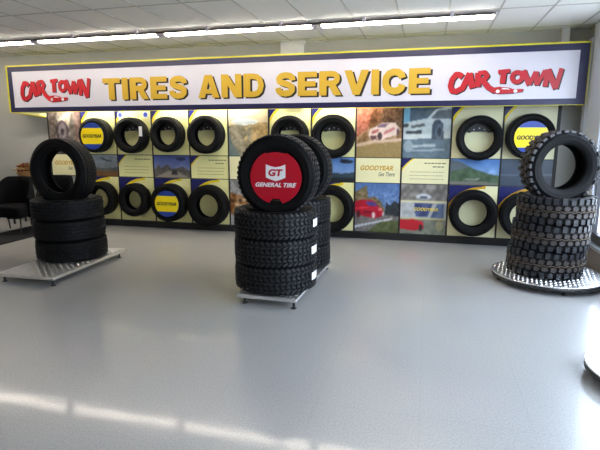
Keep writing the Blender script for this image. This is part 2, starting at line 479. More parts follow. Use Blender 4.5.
# wheel close-up, leftmost column
a = canvas(n, n, (150, 142, 130), (88, 80, 78)); cnoise(a, 34, 5)
cpoly(a, [(0, 0), (.22, 0), (.30, 1), (0, 1)], (104, 92, 84)); cpoly(a, [(.3, .8), (.62, 1), (.75, 1), (.6, .55), (.42, .6)], (205, 195, 175))
cell(a, .42, .52, .20, .26, (80, 68, 78)); cell(a, .42, .52, .13, .19, (132, 122, 128)); cell(a, .42, .52, .05, .07, (60, 50, 60))
cpoly(a, [(.75, 0), (1, 0), (1, 1), (.82, 1)], (128, 104, 98)); cnoise(a, 36, 3)
photo_panel(0, 2, a, 'tall brownish photo poster of a wheel, leftmost in the top row')
# desert flowers / rocks
def rocks(seed):
    a = canvas(n, n, (150, 150, 150), (150, 148, 140)); cnoise(a, 22, 8)
    cpoly(a, [(0, .25), (1, .32), (1, .7), (.5, .62), (0, .72)], (150, 105, 60)); cnoise(a, 45, 3)
    for q in range(26):
        cell(a, rng.random(), .25 + .4 * rng.random(), .05, .04, (225, 205, 170) if q % 2 else (70, 45, 30), .8)
    cpoly(a, [(0, 0), (1, 0), (1, .25), (0, .22)], (158, 158, 156)); cnoise(a, 8, 6)
    return a
photo_panel(0, 0, rocks(1), 'leftmost bottom-row photo poster in brown and white, seen through the left tire')
photo_panel(5, 0, rocks(2), 'bottom-row photo poster in brown and grey left of the middle stack')
# airship over the sunlit city
a = canvas(n, n, (250, 232, 190), (150, 130, 90)); cpoly(a, [(0, 0), (1, 0), (1, .66), (.5, .72), (0, .62)], (140, 132, 110))
cpoly(a, [(.55, 0), (1, 0), (1, .7), (.6, .7)], (176, 150, 104)); mk = np.zeros((n, n)); mk[:int(n * .7)] = 1; cnoise(a, 26, 2, mk); cnoise(a, 16, 6, mk)
for q in range(40): cell(a, .4 + .6 * rng.random(), .15 + .5 * rng.random(), .02, .035, (225, 190, 125), .5)
cpoly(a, [(0, 0), (.3, 0), (.1, .25), (0, .5)], (110, 122, 120)); cell(a, .42, .72, .34, .07, (222, 224, 220)); cell(a, .40, .70, .3, .04, (190, 196, 200)); cpoly(a, [(.05, .72), (.02, .80), (.12, .76)], (170, 170, 160)); cnoise(a, 8, 3)
photo_panel(5, 2, a, 'tall golden photo poster of an airship over a city')
# autumn race car
a = canvas(n, n, (110, 70, 44), (150, 128, 88)); cnoise(a, 40, 6)
cpoly(a, [(0, .4), (0, 1), (.35, 1), (.25, .55)], (168, 100, 78)); cpoly(a, [(.5, .7), (.6, 1), (1, 1), (1, .6)], (84, 60, 38)); cnoise(a, 34, 2)
cpoly(a, [(0, 0), (1, 0), (1, .36), (.5, .34), (0, .28)], (150, 128, 84)); cpoly(a, [(0, .26), (.35, .34), (1, .38), (1, .32), (.4, .28), (0, .2)], (196, 172, 150))
cpoly(a, [(.26, .42), (.30, .56), (.46, .62), (.58, .68), (.86, .68), (.96, .56), (.95, .46), (.6, .36), (.34, .34)], (216, 196, 186))
cpoly(a, [(.44, .60), (.56, .66), (.72, .66), (.62, .58)], (110, 90, 110)); cpoly(a, [(.3, .42), (.44, .42), (.46, .36), (.34, .34)], (90, 60, 66))
cell(a, .52, .42, .05, .08, (70, 50, 56)); cell(a, .92, .5, .035, .07, (90, 66, 70)); cpoly(a, [(.60, .5), (.84, .6), (.86, .55), (.6, .44)], (190, 120, 120)); cpoly(a, [(.34, .52), (.5, .56), (.48, .5), (.34, .46)], (170, 90, 84))
cnoise(a, 8, 2)
photo_panel(8, 2, a, 'tall autumn photo poster of a white race car cornering')
# silver car in water
a = canvas(n, n, (70, 92, 110), (110, 128, 140)); cpoly(a, [(0, .62), (.12, .62), (.12, 1), (0, 1)], (110, 165, 190)); cpoly(a, [(.12, .8), (.9, 1), (1, 1), (1, .86)], (84, 100, 108))
cpoly(a, [(0, .36), (0, .66), (.14, .70), (.5, .76), (.66, .92), (.9, .99), (1, .96), (1, .38)], (196, 206, 206)); cpoly(a, [(.58, .76), (.72, .9), (1, .93), (1, .74)], (96, 106, 112))
cpoly(a, [(.0, .58), (.1, .6), (.1, .66), (0, .65)], (50, 60, 64)); cpoly(a, [(.16, .62), (.44, .66), (.46, .61), (.18, .57)], (90, 96, 96)); cpoly(a, [(.06, .46), (.4, .47), (.4, .53), (.06, .52)], (60, 68, 74))
cpoly(a, [(.6, .36), (.6, .62), (.66, .72), (.76, .74), (.84, .64), (.86, .36)], (62, 74, 86)); cell(a, .76, .5, .08, .16, (92, 106, 120)); cell(a, .76, .5, .04, .09, (50, 58, 68))
cpoly(a, [(0, 0), (1, 0), (1, .34), (0, .36)], (96, 116, 128)); cell(a, .12, .22, .1, .12, (180, 196, 204), .6); cpoly(a, [(.2, .2), (.7, .22), (.7, .27), (.2, .25)], (170, 184, 190)); cpoly(a, [(.1, .12), (.9, .14), (.9, .18), (.1, .15)], (150, 166, 176)); cnoise(a, 12, 3)
photo_panel(9, 2, a, 'tall blue-grey photo poster of a silver car driving through water')
# red car on road
a = canvas(n, n, (84, 116, 170), (140, 165, 200)); cpoly(a, [(0, .4), (0, .82), (.12, .88), (.26, .95), (.3, .7), (.45, .74), (.6, .62), (.7, .44), (.7, .3), (0, .3)], (112, 98, 66)); cnoise(a, 34, 2, (np.meshgrid(np.arange(n), np.arange(n))[1] < n * .8) * 1.)
cpoly(a, [(.66, .3), (.72, .62), (.8, .56), (.9, .66), (1, .6), (1, .3)], (40, 48, 54)); cpoly(a, [(0, 0), (1, 0), (1, .34), (0, .42)], (116, 112, 110)); cpoly(a, [(.3, 0), (1, 0), (1, .26), (.6, .22)], (84, 92, 52)); cpoly(a, [(0, .12), (.85, .30), (.85, .27), (0, .07)], (196, 200, 210)); cnoise(a, 12, 3)
cpoly(a, [(0, .40), (0, .62), (.16, .66), (.44, .65), (.54, .54), (.64, .46), (.66, .34), (.46, .28), (.2, .32)], (178, 20, 44)); cpoly(a, [(.22, .62), (.42, .63), (.54, .53), (.30, .54)], (70, 60, 130)); cell(a, .43, .35, .035, .07, (220, 200, 200)); cell(a, .65, .38, .025, .05, (190, 170, 170)); cell(a, .08, .36, .05, .08, (90, 20, 30)); cpoly(a, [(.2, .42), (.4, .44), (.4, .39), (.2, .38)], (120, 14, 34)); cpoly(a, [(.0, .50), (.3, .52), (.3, .48), (0, .46)], (215, 60, 70)); cell(a, .58, .47, .05, .03, (225, 120, 120)); cnoise(a, 14, 2)
photo_panel(8, 0, a, 'tall photo poster of a red car on a country road')
# collage of three strips
a = canvas(n, n, (130, 130, 130), (120, 124, 112))
cpoly(a, [(0, .67), (1, .67), (1, 1), (0, 1)], (128, 124, 120)); mk = np.zeros((n, n)); mk[int(n * .67):] = 1; cnoise(a, 38, 4, mk); cell(a, .5, .76, .16, .06, (200, 206, 214)); cell(a, .5, .74, .09, .03, (90, 96, 110))
cpoly(a, [(0, .33), (1, .33), (1, .65), (0, .65)], (178, 182, 184)); cpoly(a, [(.34, .35), (.6, .35), (.7, .62), (.3, .62)], (60, 74, 120)); cpoly(a, [(.66, .34), (.95, .34), (.95, .62), (.8, .62)], (90, 110, 150)); mk = np.zeros((n, n)); mk[int(n * .34):int(n * .65)] = 1; cnoise(a, 26, 4, mk)
cpoly(a, [(0, 0), (1, 0), (1, .3), (0, .3)], (128, 134, 120)); mk = np.zeros((n, n)); mk[:int(n * .3)] = 1; cnoise(a, 24, 4, mk); cpoly(a, [(0, .1), (0, .28), (.3, .30), (.5, .26), (.54, .12), (.3, .06)], (190, 28, 44)); cell(a, .46, .13, .04, .07, (50, 40, 40)); cell(a, .86, .18, .08, .1, (190, 176, 130), .7)
cpoly(a, [(0, .3), (1, .3), (1, .325), (0, .325)], (226, 216, 120)); cpoly(a, [(0, .65), (1, .65), (1, .67), (0, .67)], (226, 220, 170))
cp = photo_panel(9, 0, a, 'tall photo poster divided into three horizontal strips, red car in the lowest')
text_obj('lettering', 'GOODYEAR', -.14, .36, .36, .05, -.0087, yel_m, cp, offset=.02, shear=.2)
hh = 30
# grey sky, aeroplane, brown field
a = canvas(n, hh, (150, 160, 172), (120, 126, 128)); cnoise(a, 14, 5); cpoly(a, [(0, .2), (.3, .42), (.6, .36), (1, .44), (1, 0), (0, 0)], (82, 88, 88)); cpoly(a, [(0, 0), (1, 0), (1, .22), (0, .28)], (120, 84, 50)); cpoly(a, [(.5, .9), (.62, .8), (.9, .68), (.72, .7), (.56, .78)], (40, 44, 56)); cnoise(a, 14, 2)
photo_panel(1, 1, a, 'half-height photo poster of grey sky over a brown field, beside the left standing tire')
# blimp with road and car
a = canvas(n, hh, (74, 92, 160), (150, 160, 190)); cnoise(a, 12, 6); cpoly(a, [(0, .34), (.12, .6), (.2, .4), (.36, .62), (.5, .4), (.8, .5), (1, .34), (1, 0), (0, 0)], (92, 88, 84)); cnoise(a, 20, 2, (np.meshgrid(np.arange(n), np.arange(hh))[1] < hh * .5) * 1.)
cpoly(a, [(0, 0), (.4, .3), (.62, .3), (1, 0)], (150, 142, 128)); cpoly(a, [(.48, .12), (.66, .12), (.64, .34), (.5, .34)], (46, 44, 50)); cell(a, .76, .85, .14, .07, (50, 56, 92)); cpoly(a, [(.62, .95), (.66, .84), (.72, .88)], (40, 44, 70))
photo_panel(3, 1, a, 'half-height photo poster of a small airship above a road and trees')
a = canvas(n, hh, (96, 140, 205), (150, 178, 215)); cnoise(a, 10, 6); cpoly(a, [(0, .3), (.3, .42), (.7, .34), (1, .4), (1, 0), (0, 0)], (56, 74, 84)); cpoly(a, [(0, 0), (1, 0), (1, .16), (0, .2)], (34, 40, 44)); cell(a, .82, .84, .16, .08, (40, 46, 60)); cpoly(a, [(.66, .98), (.72, .84), (.78, .92)], (34, 40, 50))
photo_panel(7, 1, a, 'half-height bright blue sky photo poster right of the middle stacks')
# mountain road
a = canvas(n, hh, (80, 130, 200), (176, 200, 226)); cnoise(a, 10, 6); cpoly(a, [(0, 0), (0, .98), (.2, .9), (.5, .62), (.8, .44), (1, .38), (1, 0)], (74, 96, 70)); cpoly(a, [(0, .5), (0, .98), (.2, .9), (.4, .7)], (96, 108, 116)); cnoise(a, 18, 3, (np.meshgrid(np.arange(n), np.arange(hh))[1] < hh * .6) * 1.)
cpoly(a, [(0, 0), (1, 0), (1, .08), (.5, .16), (0, .12)], (120, 120, 110)); cpoly(a, [(.28, .18), (.62, .22), (.62, .26), (.28, .21)], (180, 180, 170))
photo_panel(10, 1, a, 'half-height photo poster of a blue sky over a green mountain slope')
a = canvas(n, hh, (70, 84, 104), (62, 72, 88)); cnoise(a, 8, 6); cpoly(a, [(0, .4), (1, .44), (1, .47), (0, .43)], (110, 124, 142)); cpoly(a, [(.4, 0), (.6, .3), (1, .36), (1, 0)], (52, 60, 72))
photo_panel(11, 1, a, 'half-height dark slate photo poster behind the right standing tire')

# ------------------------------------------------------------------ the big sign
SX0, SX1, SZ0, SZ1, SY = -.50, 8.63, 1.995, 2.788, -.30
sg = empty('shop_sign', ((SX0 + SX1) / 2, -.15, SZ0))
ox, oz = (SX0 + SX1) / 2, SZ0; W2 = (SX1 - SX0) / 2; HH = SZ1 - SZ0
yb = SY + .15
def ring(mb, o, i_, y0, y1, mi=0):
    (a0, a1, b0, b1), (c0, c1, d0, d1) = o, i_
    mb.box(a0, a1, y0, y1, b0, d0, mi); mb.box(a0, a1, y0, y1, d1, b1, mi); mb.box(a0, c0, y0, y1, d0, d1, mi); mb.box(c1, a1, y0, y1, d0, d1, mi)
m1 = MB(); ring(m1, (-W2, W2, 0, HH), (-W2 + .028, W2 - .006, .006, HH - .022), yb - .012, yb + .03)
m1.box(-W2, W2, yb + .03, .19, HH - .02, HH); m1.box(-W2, -W2 + .015, yb + .03, .19, .0, HH - .02); m1.box(W2 - .015, W2, yb + .03, .19, 0, HH - .02)
m1.build('frame', yellow_m, sg)
m2 = MB(); ring(m2, (-W2 + .028, W2 - .006, .006, HH - .022), (-W2 + .115, W2 - .115, .085, HH - .105), yb - .006, yb + .02); m2.build('border', navy_m, sg)
MB().box(-W2 + .115, W2 - .115, yb - .002, yb + .02, .085, HH - .105).build('face', sign_white, sg)
# gusset between sign and board at the left end, with yellow lip
gs = MB(); A = (-.44 - ox, -.28 + .15, .0); B = (0 - ox, .12, .0); Cc = (0 - ox, .12, -.065)
for d in (0,): gs.add([A, B, Cc, (A[0], A[1] + .012, 0), (B[0] + .012, B[1] + .006, 0), (Cc[0] + .012, Cc[1] + .006, -.065)], [(0, 1, 2), (3, 5, 4), (0, 2, 5, 3), (0, 3, 4, 1), (1, 4, 5, 2)], 0)
gs.tube([(A[0], A[1], -.004), (Cc[0], Cc[1] - .01, -.07)], [.006, .014], 8, 1)
gs.build('corner_gusset', [cream2_m, yellow_m], sg)
fyy = yb - .002

CNT = [0]
def nxt(th):
    CNT[0] += 1; return th + (CNT[0] % 90) * .00004
def strokes(mb, lines, y, th, off, wd, f, mi):
    for L_, t in lines:
        P_ = [f(p_[0] + off[0], p_[1] + off[1]) for p_ in L_]; r = t / 2 * wd
        for k_ in range(len(P_) - 1):
            (x1, z1), (x2, z2) = P_[k_], P_[k_ + 1]; d = math.hypot(x2 - x1, z2 - z1) or 1
            nx, nz = -(z2 - z1) / d * r, (x2 - x1) / d * r
            mb.poly([(x1 + nx, z1 + nz), (x1 - nx, z1 - nz), (x2 - nx, z2 - nz), (x2 + nx, z2 + nz)], y, nxt(th), mi)
        for k_, (x1, z1) in enumerate(P_):
            if 0 < k_ < len(P_) - 1: mb.poly([(x1 + r * math.cos(q), z1 + r * math.sin(q)) for q in np.linspace(0, 2 * PI, 13)[:-1]], y, nxt(th), mi)
ell = [(674 + 42 * math.cos(q), 138 + 40 * math.sin(q)) for q in np.linspace(0, 2 * PI, 17)]
LOGO = [([(208, 125), (180, 103), (150, 102), (118, 145), (106, 200), (122, 240), (160, 246), (222, 215)], 38),
        ([(212, 222), (268, 92)], 38), ([(268, 92), (300, 222)], 40), ([(236, 178), (290, 178)], 24),
        ([(345, 212), (342, 92)], 40), ([(342, 98), (400, 92), (422, 122), (398, 150), (350, 158)], 32), ([(385, 160), (430, 212), (480, 244), (545, 236)], 38),
        ([(512, 92), (610, 84)], 28), ([(560, 92), (554, 188)], 38), (ell, 30),
        ([(722, 84), (778, 204)], 36), ([(778, 204), (824, 96)], 26), ([(824, 96), (842, 208)], 34), ([(842, 208), (898, 88)], 24),
        ([(908, 222), (920, 82)], 34), ([(920, 82), (996, 240)], 38), ([(996, 240), (1030, 76)], 30)]
def logo(x0, wid, z0, z1):
    f = lambda px, py: (x0 + (px - 85) / 960 * wid - ox, z1 - (py - 72) / 190 * (z1 - z0) - oz)
    mb = MB(); wd = wid / 960
    strokes(mb, LOGO, fyy, .001, (9, 7), wd * 1.38, f, 1)
    strokes(mb, LOGO, fyy - .0048, .0012, (0, 0), wd * 1.25, f, 0)
    car = [(470, 262), (500, 236), (560, 218), (620, 226), (650, 238), (735, 238), (724, 262), (640, 272), (520, 276)]
    mb.poly([f(px + 5, py + 4) for px, py in car], fyy - .006, .005, 1)
    mb.poly([f(*q) for q in car], fyy - .011, .0014, 0)
    for cx_ in (520, 668):
        mb.poly([f(cx_ + 17 * math.cos(q), 254 + 15 * math.sin(q)) for q in np.linspace(0, 2 * PI, 13)[:-1]], fyy - .0125, .001, 2)
    mb.poly([f(*q) for q in [(545, 236), (566, 226), (612, 232), (622, 240)]], fyy - .0125, .001, 2)
    mb.build('logo', [red_m, ink, white_m], sg)
logo(-.235, 1.42, 2.19, 2.545)
logo(6.905, 1.43, 2.175, 2.47)
def rc(a, b, c, d): return [(a, b), (c, b), (c, d), (a, d)]
GL = {'T': (.88, [rc(0, .77, .88, 1), rc(.29, 0, .59, .8)], []),
      'I': (.30, [rc(0, 0, .3, 1)], []),
      'E': (.80, [rc(0, 0, .3, 1), rc(.28, 0, .8, .23), rc(.28, .39, .74, .61), rc(.28, .77, .8, 1)], []),
      'R': (.92, [rc(0, 0, .3, 1), [(.36, .45), (.64, .48), (.92, 0), (.60, 0)]],
            [([(.2, .885), (.52, .885), (.64, .86), (.71, .79), (.73, .69), (.71, .60), (.64, .53), (.52, .50), (.2, .50)], .23)]),
      'S': (.86, [], [([(.74, .66), (.72, .78), (.62, .86), (.44, .885), (.26, .85), (.16, .75), (.18, .63), (.30, .565), (.45, .525), (.60, .47), (.71, .38), (.71, .25), (.60, .145), (.43, .115), (.25, .14), (.14, .23), (.11, .36)], .255)]),
      'A': (1.0, [[(0, 0), (.31, 0), (.58, 1), (.33, 1)], [(.69, 0), (1, 0), (.67, 1), (.42, 1)], rc(.22, .18, .78, .38)], []),
      'N': (.93, [rc(0, 0, .29, 1), rc(.64, 0, .93, 1), [(.0, 1), (.31, 1), (.93, 0), (.62, 0)]], []),
      'D': (.93, [rc(0, 0, .3, 1)], [([(.2, .885), (.42, .885), (.60, .85), (.73, .73), (.79, .5), (.73, .27), (.60, .15), (.42, .115), (.2, .115)], .24)]),
      'V': (.98, [[(0, 1), (.31, 1), (.61, 0), (.36, 0)], [(.67, 1), (.98, 1), (.62, 0), (.37, 0)]], []),
      'C': (.94, [], [([(.80, .63), (.75, .77), (.63, .86), (.47, .88), (.29, .82), (.17, .67), (.15, .5), (.17, .33), (.29, .18), (.47, .12), (.63, .14), (.75, .23), (.80, .37)], .27)])}
for wd_, xa, xb in (('TIRES', 1.425, 2.955), ('AND', 3.145, 4.24), ('SERVICE', 4.415, 6.665)):
    tot = sum(GL[c_][0] for c_ in wd_) + .10 * (len(wd_) - 1); sx_ = (xb - xa) / tot; hz_ = .345
    for nm, dx_, dz_, dep, mm_ in (('lettering_shadow', .030, -.022, fyy, ink), ('lettering', 0, 0, fyy - .0055, gold_m)):
        mb = MB(); cx0 = 0
        for c_ in wd_:
            w__, polys, paths = GL[c_]
            f = lambda px, pz, c0=cx0: (xa - ox + dx_ + (c0 + px) * sx_, 2.18 - oz + dz_ + pz * hz_)
            for P_ in polys: mb.poly([f(*q) for q in P_], dep, nxt(.0012))
            strokes(mb, paths, dep, .0012, (0, 0), hz_, f, 0)
            cx0 += w__ + .10
        mb.build(nm, mm_, sg)
tag(sg, 'long white shop sign with navy border and gold letters over the display board', 'sign')
# lamps behind the sign that wash the top of the board
vo = []
for q, (a, b_) in enumerate(((.1, 1.9), (2.2, 4.0), (4.3, 6.1))):
    o = empty('sign_downlight', ((a + b_) / 2, -.12, 2.16)); L_ = (b_ - a) / 2
    MB().bbox(-L_, L_, -.035, .035, .0, .05, .004).build('housing', fix_m, o)
    MB().tube([(-L_ + .03, 0, -.018), (L_ - .03, 0, -.018)], .014, 10).build('fluorescent_tube', emis('lit_downlight_tube', (1, .95, .78, 1), 90), o)
    MB().box(-.02, .02, .03, .165, .01, .04).build('bracket', leg_m, o)
    tag(o, 'thin lamp hidden behind the shop sign, ' + ('at its left part', 'at its middle', 'right of its middle')[q], 'lamp', 'lamps behind the sign')

# ------------------------------------------------------------------ tyres
def carcass(R, W, rb, stl):
    n_ = []
    T = R - (.019 if stl == 'mud' else .012)
    half = [(rb, .33), (rb + .006, .40), (rb + .018, .435), (rb + (T - rb) * .22, .455), (rb + (T - rb) * .24, .468), (rb + (T - rb) * .30, .470), (rb + (T - rb) * .32, .482),
            (rb + (T - rb) * .5, .5), (rb + (T - rb) * .66, .497), (rb + (T - rb) * .68, .505), (rb + (T - rb) * .72, .505), (rb + (T - rb) * .74, .49), (rb + (T - rb) * .88, .462), (T - .004, .425), (T, .38)]
    prof = [(r, h * W) for r, h in half] + [(r, -h * W) for r, h in reversed(half)]
    inner = [(rb, -.31), (rb + .02, -.36), (rb + (T - rb) * .45, -.44), (rb + (T - rb) * .8, -.40), (T - .016, -.30), (T - .014, 0), (T - .016, .30), (rb + (T - rb) * .8, .40), (rb + (T - rb) * .45, .44), (rb + .02, .36), (rb, .31)]
    return prof + [(r, h * W) for r, h in inner]
def block(mb, R0, R1, pts, mi=0, taper=.9):
    """tread block: polygon in (angle, height) raised from R0 to R1"""
    ca = sum(p_[0] for p_ in pts) / len(pts); ch = sum(p_[1] for p_ in pts) / len(pts); n_ = len(pts)
    lo = [(R0 * math.cos(a_), R0 * math.sin(a_), h_) for a_, h_ in pts]
    hi = []
    for a_, h_ in pts:
        a2 = ca + (a_ - ca) * taper; h2 = ch + (h_ - ch) * taper; hi.append((R1 * math.cos(a2), R1 * math.sin(a2), h2))
    c = (R1 * 1.0005 * math.cos(ca), R1 * 1.0005 * math.sin(ca), ch)
    mb.add(lo + hi, [(i_, (i_ + 1) % n_, n_ + (i_ + 1) % n_, n_ + i_) for i_ in range(n_)] + [list(range(n_, 2 * n_))], mi)
def tread(R, W, style):
    mb = MB(); T = R - (.019 if style == 'mud' else .0125); tw = W * .84
    if style == 'street':
        N_ = 66; p_ = 2 * PI / N_
        rows = [(-.5, -.31, 0, .0), (-.275, -.11, .22, .3), (-.085, .085, -.15, .6), (.11, .275, .22, .1), (.31, .5, 0, .5)]
        for k_ in range(N_):
            for a_, b_, sl, ph in rows:
                x = (k_ + ph) * p_; g_ = .93 * p_
                block(mb, T, R - (.004 if abs(a_ + b_) > .7 else 0), [(x, a_ * tw), (x + g_, a_ * tw), (x + g_ + sl * p_ * 2, b_ * tw), (x + sl * p_ * 2, b_ * tw)], 0, .96)
    elif style == 'allterrain':
        N_ = 48; p_ = 2 * PI / N_
        for k_ in range(N_):
            for j, (a_, b_) in enumerate(((-.56, -.38), (-.355, -.2), (-.175, -.015), (.015, .175), (.2, .355), (.38, .56))):
                x = (k_ + (.5 if j % 2 else 0)) * p_; g_ = .70 * p_; sl = (.62 if j % 2 == 0 else -.62) * p_; mid = (a_ + b_) / 2
                q = [(x, a_ * tw), (x + g_ * .6, a_ * tw), (x + g_ + sl * .3, (mid - .02) * tw), (x + g_ + sl, b_ * tw), (x + g_ * .35 + sl, b_ * tw), (x + sl * .5 - .08 * p_, (mid + .02) * tw)]
                edge = j in (0, 5)
                block(mb, T - (.004 if edge else 0), R - (.005 if edge else 0), q, 0, .82)
    else:
        N_ = 30; p_ = 2 * PI / N_
        for k_ in range(N_):
            for sd in (-1, 1):
                x = (k_ + (.5 if sd > 0 else 0)) * p_; e = .60 if k_ % 2 else .54
                block(mb, T - .008, R - .004, [(x, sd * .30 * tw), (x + .62 * p_, sd * .30 * tw), (x + .66 * p_, sd * e * tw), (x + .02 * p_, sd * e * tw)], 0, .9)
                x += .3 * p_
                q = [(x, sd * .045 * tw), (x + .5 * p_, sd * .04 * tw), (x + .78 * p_, sd * .16 * tw), (x + .5 * p_, sd * .27 * tw), (x + .0 * p_, sd * .26 * tw), (x - .1 * p_, sd * .15 * tw)]
                block(mb, T, R, q, 2, .86)
            # thin tan mould stripe zigzagging along the centre
            x = k_ * p_
            block(mb, T, R - .003, [(x, -.035 * tw), (x + .5 * p_, .015 * tw), (x + .5 * p_, .04 * tw), (x, -.01 * tw)], 1, .98)
            block(mb, T, R - .003, [(x + .5 * p_, .015 * tw), (x + p_, -.035 * tw), (x + p_, -.01 * tw), (x + .5 * p_, .04 * tw)], 1, .98)
    return mb
PROTO = {}
def tire(kind, loc, rot, standing, label, group=None, cat='tire'):
    """kind = (R, W, rim, style); first use builds the meshes, later ones share them"""
    R, W, rb, style = kind
    root = empty('tire', loc, rot)
    if kind not in PROTO:
        tm = {'mud': mud_m, 'allterrain': at_m, 'street': tread_m}[style]
        a_ = MB().lathe(carcass(R, W, rb, style), 96).build('sidewall', sidewall_m, root)
        b_ = tread(R, W, style).build('tread', [tm, tan_m, mudc_m], root)
        PROTO[kind] = (a_, b_)
    else:
        a_, b_ = (q.copy() for q in PROTO[kind])
        for q in (a_, b_): COL.objects.link(q); q.parent = root
    for q in (a_, b_):
        q.location = (0, 0, R) if standing else (0, 0, W / 2 * 1.01)
        q.rotation_euler = (PI / 2, 0, 0) if standing else (0, 0, 0)
    tag(root, label, cat, group)
    return root

def goodyear_disc(X, Z, r, y, label):
    o = empty('tire_insert_disc', (X, y, Z))
    n_ = 48; pts = [(r * math.cos(q), r * math.sin(q)) for q in np.linspace(0, 2 * PI, n_ + 1)[:-1]]
    mb = MB(); mb.poly(pts, .004, .006, 0)
    t0 = math.asin(.61)
    band = [(r * .995 * math.cos(q), r * .995 * math.sin(q)) for q in np.linspace(-t0, t0, 13)] + [(r * .995 * math.cos(q), r * .995 * math.sin(q)) for q in np.linspace(PI - t0, PI + t0, 13)]
    mb.poly(band, -.002, .001, 1)
    mb.build('disc', [band_b, band_y], o)
    text_obj('lettering', 'GOODYEAR', -r * .84, -r * .13, r * 1.68, r * .26, -.0031, ink, o, offset=.045, shear=.15)
    tag(o, label, 'tire insert')
    return o
hb = {}
def hanger(X, Z, rb, label):
    o = empty('tire_hanger', (X, .011, Z))
    a0 = math.asin(.42); P_ = [(rb * .985 * math.cos(q), rb * .985 * math.sin(q)) for q in np.linspace(a0, PI - a0, 20)]
    P_ += [(-rb * .62, rb * .36), (-rb * .5, rb * .44), (rb * .5, rb * .44), (rb * .62, rb * .36)]
    mb = MB(); mb.poly(P_, -.055, .006); mb.build('plate', leg_m, o)
    mb = MB(); mb.box(-.03, .03, -.056, -.0115, rb * .50, rb * .62); mb.build('arm', leg_m, o)
    for dx, dz in ((-.36, .58), (0, .68), (.36, .58)):
        MB().lathe([(.0, .0), (.011, .0), (.011, .006), (.005, .009), (0, .009)], 12, closed=False).build('bolt', sill_m, o, (dx * rb, -.061, dz * rb), (PI / 2, 0, 0))
    tag(o, label, 'tire hanger', 'black hangers holding the wall tires')

# wall tyres: (X, Z, R, rim ratio, label, disc radius)
WT = [(1.074, 1.600, .297, .60, 'leftmost wall tire of the top row, fitted with a blue and yellow disc', .226),
      (1.775, 1.600, .302, .60, 'top-row wall tire with a white label on its tread', 0),
      (2.46, 1.615, .291, .60, 'plain top-row wall tire, above the airship and road photo', 0),
      (3.16, 1.612, .308, .58, 'top-row wall tire just left of the airship city photo', 0),
      (4.58, 1.612, .294, .57, 'top-row wall tire partly hidden behind the red disc tire', 0),
      (5.27, 1.585, .331, .60, 'top-row wall tire just left of the autumn race car photo', 0),
      (7.375, 1.567, .316, .64, 'top-row wall tire just right of the silver car photo', 0),
      (8.04, 1.585, .316, .66, 'rightmost wall tire of the top row, behind the right standing tire', .222),
      (1.09, .497, .30, .60, 'bottom-row wall tire half hidden by the left tire stack', 0),
      (1.767, .497, .287, .56, 'small bottom-row wall tire left of the lower disc tire', 0),
      (2.44, .471, .326, .60, 'bottom-row wall tire with a blue and yellow disc', .222),
      (3.16, .440, .352, .55, 'large bottom-row wall tire left of the middle stack', 0),
      (5.24, .470, .372, .60, 'large bottom-row wall tire between the middle stack and the red car photo', 0),
      (7.356, .490, .338, .59, 'large bottom-row wall tire under the mountain photo', 0),
      (8.045, .478, .332, .58, 'bottom-row wall tire mostly hidden behind the right tire stack', 0)]
for X, Z, R, q, lab, dr in WT:
    W = .20; y = -.005 - W / 2
    t = tire((R, W, round(R * q, 4), 'street'), (X, y, Z - R), (0, 0, 0), True, lab, None)
    if dr: goodyear_disc(X, Z - .01, dr, y - W / 2 - .0045, 'blue disc with a yellow band filling the ' + {1.074: 'leftmost top-row', 8.04: 'rightmost top-row', 2.44: 'lower'}[X] + ' wall tire')
    elif Z > 1: hanger(X, Z, R * q, 'black bolted hanger plate inside the ' + {1.775: 'wall tire bearing a white label', 2.46: 'third wall tire of the top row', 3.16: 'wall tire left of the airship city photo', 4.58: 'wall tire peeping over the red disc tire', 5.27: 'wall tire left of the race car photo', 7.375: 'wall tire right of the silver car photo'}[X])
    if X == 1.775:
        st = MB(); st.poly([(-.03, -.08), (.03, -.08), (.03, .08), (-.03, .08)], 0, .001)
        st.build('paper_label', white_m, t, (R * .80, -W / 2 - .003, R + R * .22), (0, 0, 0))

# stacked and standing tyres
KL = (.415, .245, .25, 'street'); KLs = (.402, .245, .252, 'street')
KC = (.415, .261, .275, 'allterrain'); KCs = (.398, .245, .235, 'allterrain')
KR = (.394, .285, .25, 'mud'); KRs = (.388, .27, .235, 'mud')
pos3 = ['lowest', 'middle', 'uppermost']
ZP = .1075
def stack(k, X, Y, desc, group, dx=0, stick=False):
    R, W = k[0], k[1]
    for q in range(3):
        t = tire(k, (X + dx * q, Y, ZP + q * W * 1.01), (0, 0, .7 * q), False, f'{pos3[q]} flat-lying tire of the {desc}', group)
        if stick:
            v = Vector((Cam[0] - X, Cam[1] - Y, 0)).normalized(); a0 = math.atan2(v.y, v.x) + PI / 2 - math.radians((23, 24, 20)[q]) - .7 * q
            mb = MB(); m_ = 6; vs = []
            for i_ in range(m_ + 1):
                an = a0 - .17 + .34 * i_ / m_
                for rr in (R + .001, R + .003):
                    for hz in (-.038, .038): vs.append((rr * math.cos(an), rr * math.sin(an), hz + W / 2))
            fs = []
            for i_ in range(m_):
                o_ = i_ * 4; fs += [(o_, o_ + 4, o_ + 5, o_ + 1), (o_ + 2, o_ + 3, o_ + 7, o_ + 6), (o_, o_ + 2, o_ + 6, o_ + 4), (o_ + 1, o_ + 5, o_ + 7, o_ + 3)]
            fs += [(0, 1, 3, 2), (m_ * 4, m_ * 4 + 2, m_ * 4 + 3, m_ * 4 + 1)]
            tag(mb.add(vs, fs).build('paper_label', white_m, t), 'small white paper label')
Cam = (6.689, -7.534, 1.599)
stack(KL, 2.39, -2.46, 'left stack', None, -.01)
stack(KC, 5.235, -2.94, 'front middle stack, under the red disc', None, 0, True)
stack(KC, 5.21, -2.09, 'rear middle stack, mostly behind the front one', None)
stack(KR, 8.00, -1.72, 'right stack of knobbly tires', None, .03)
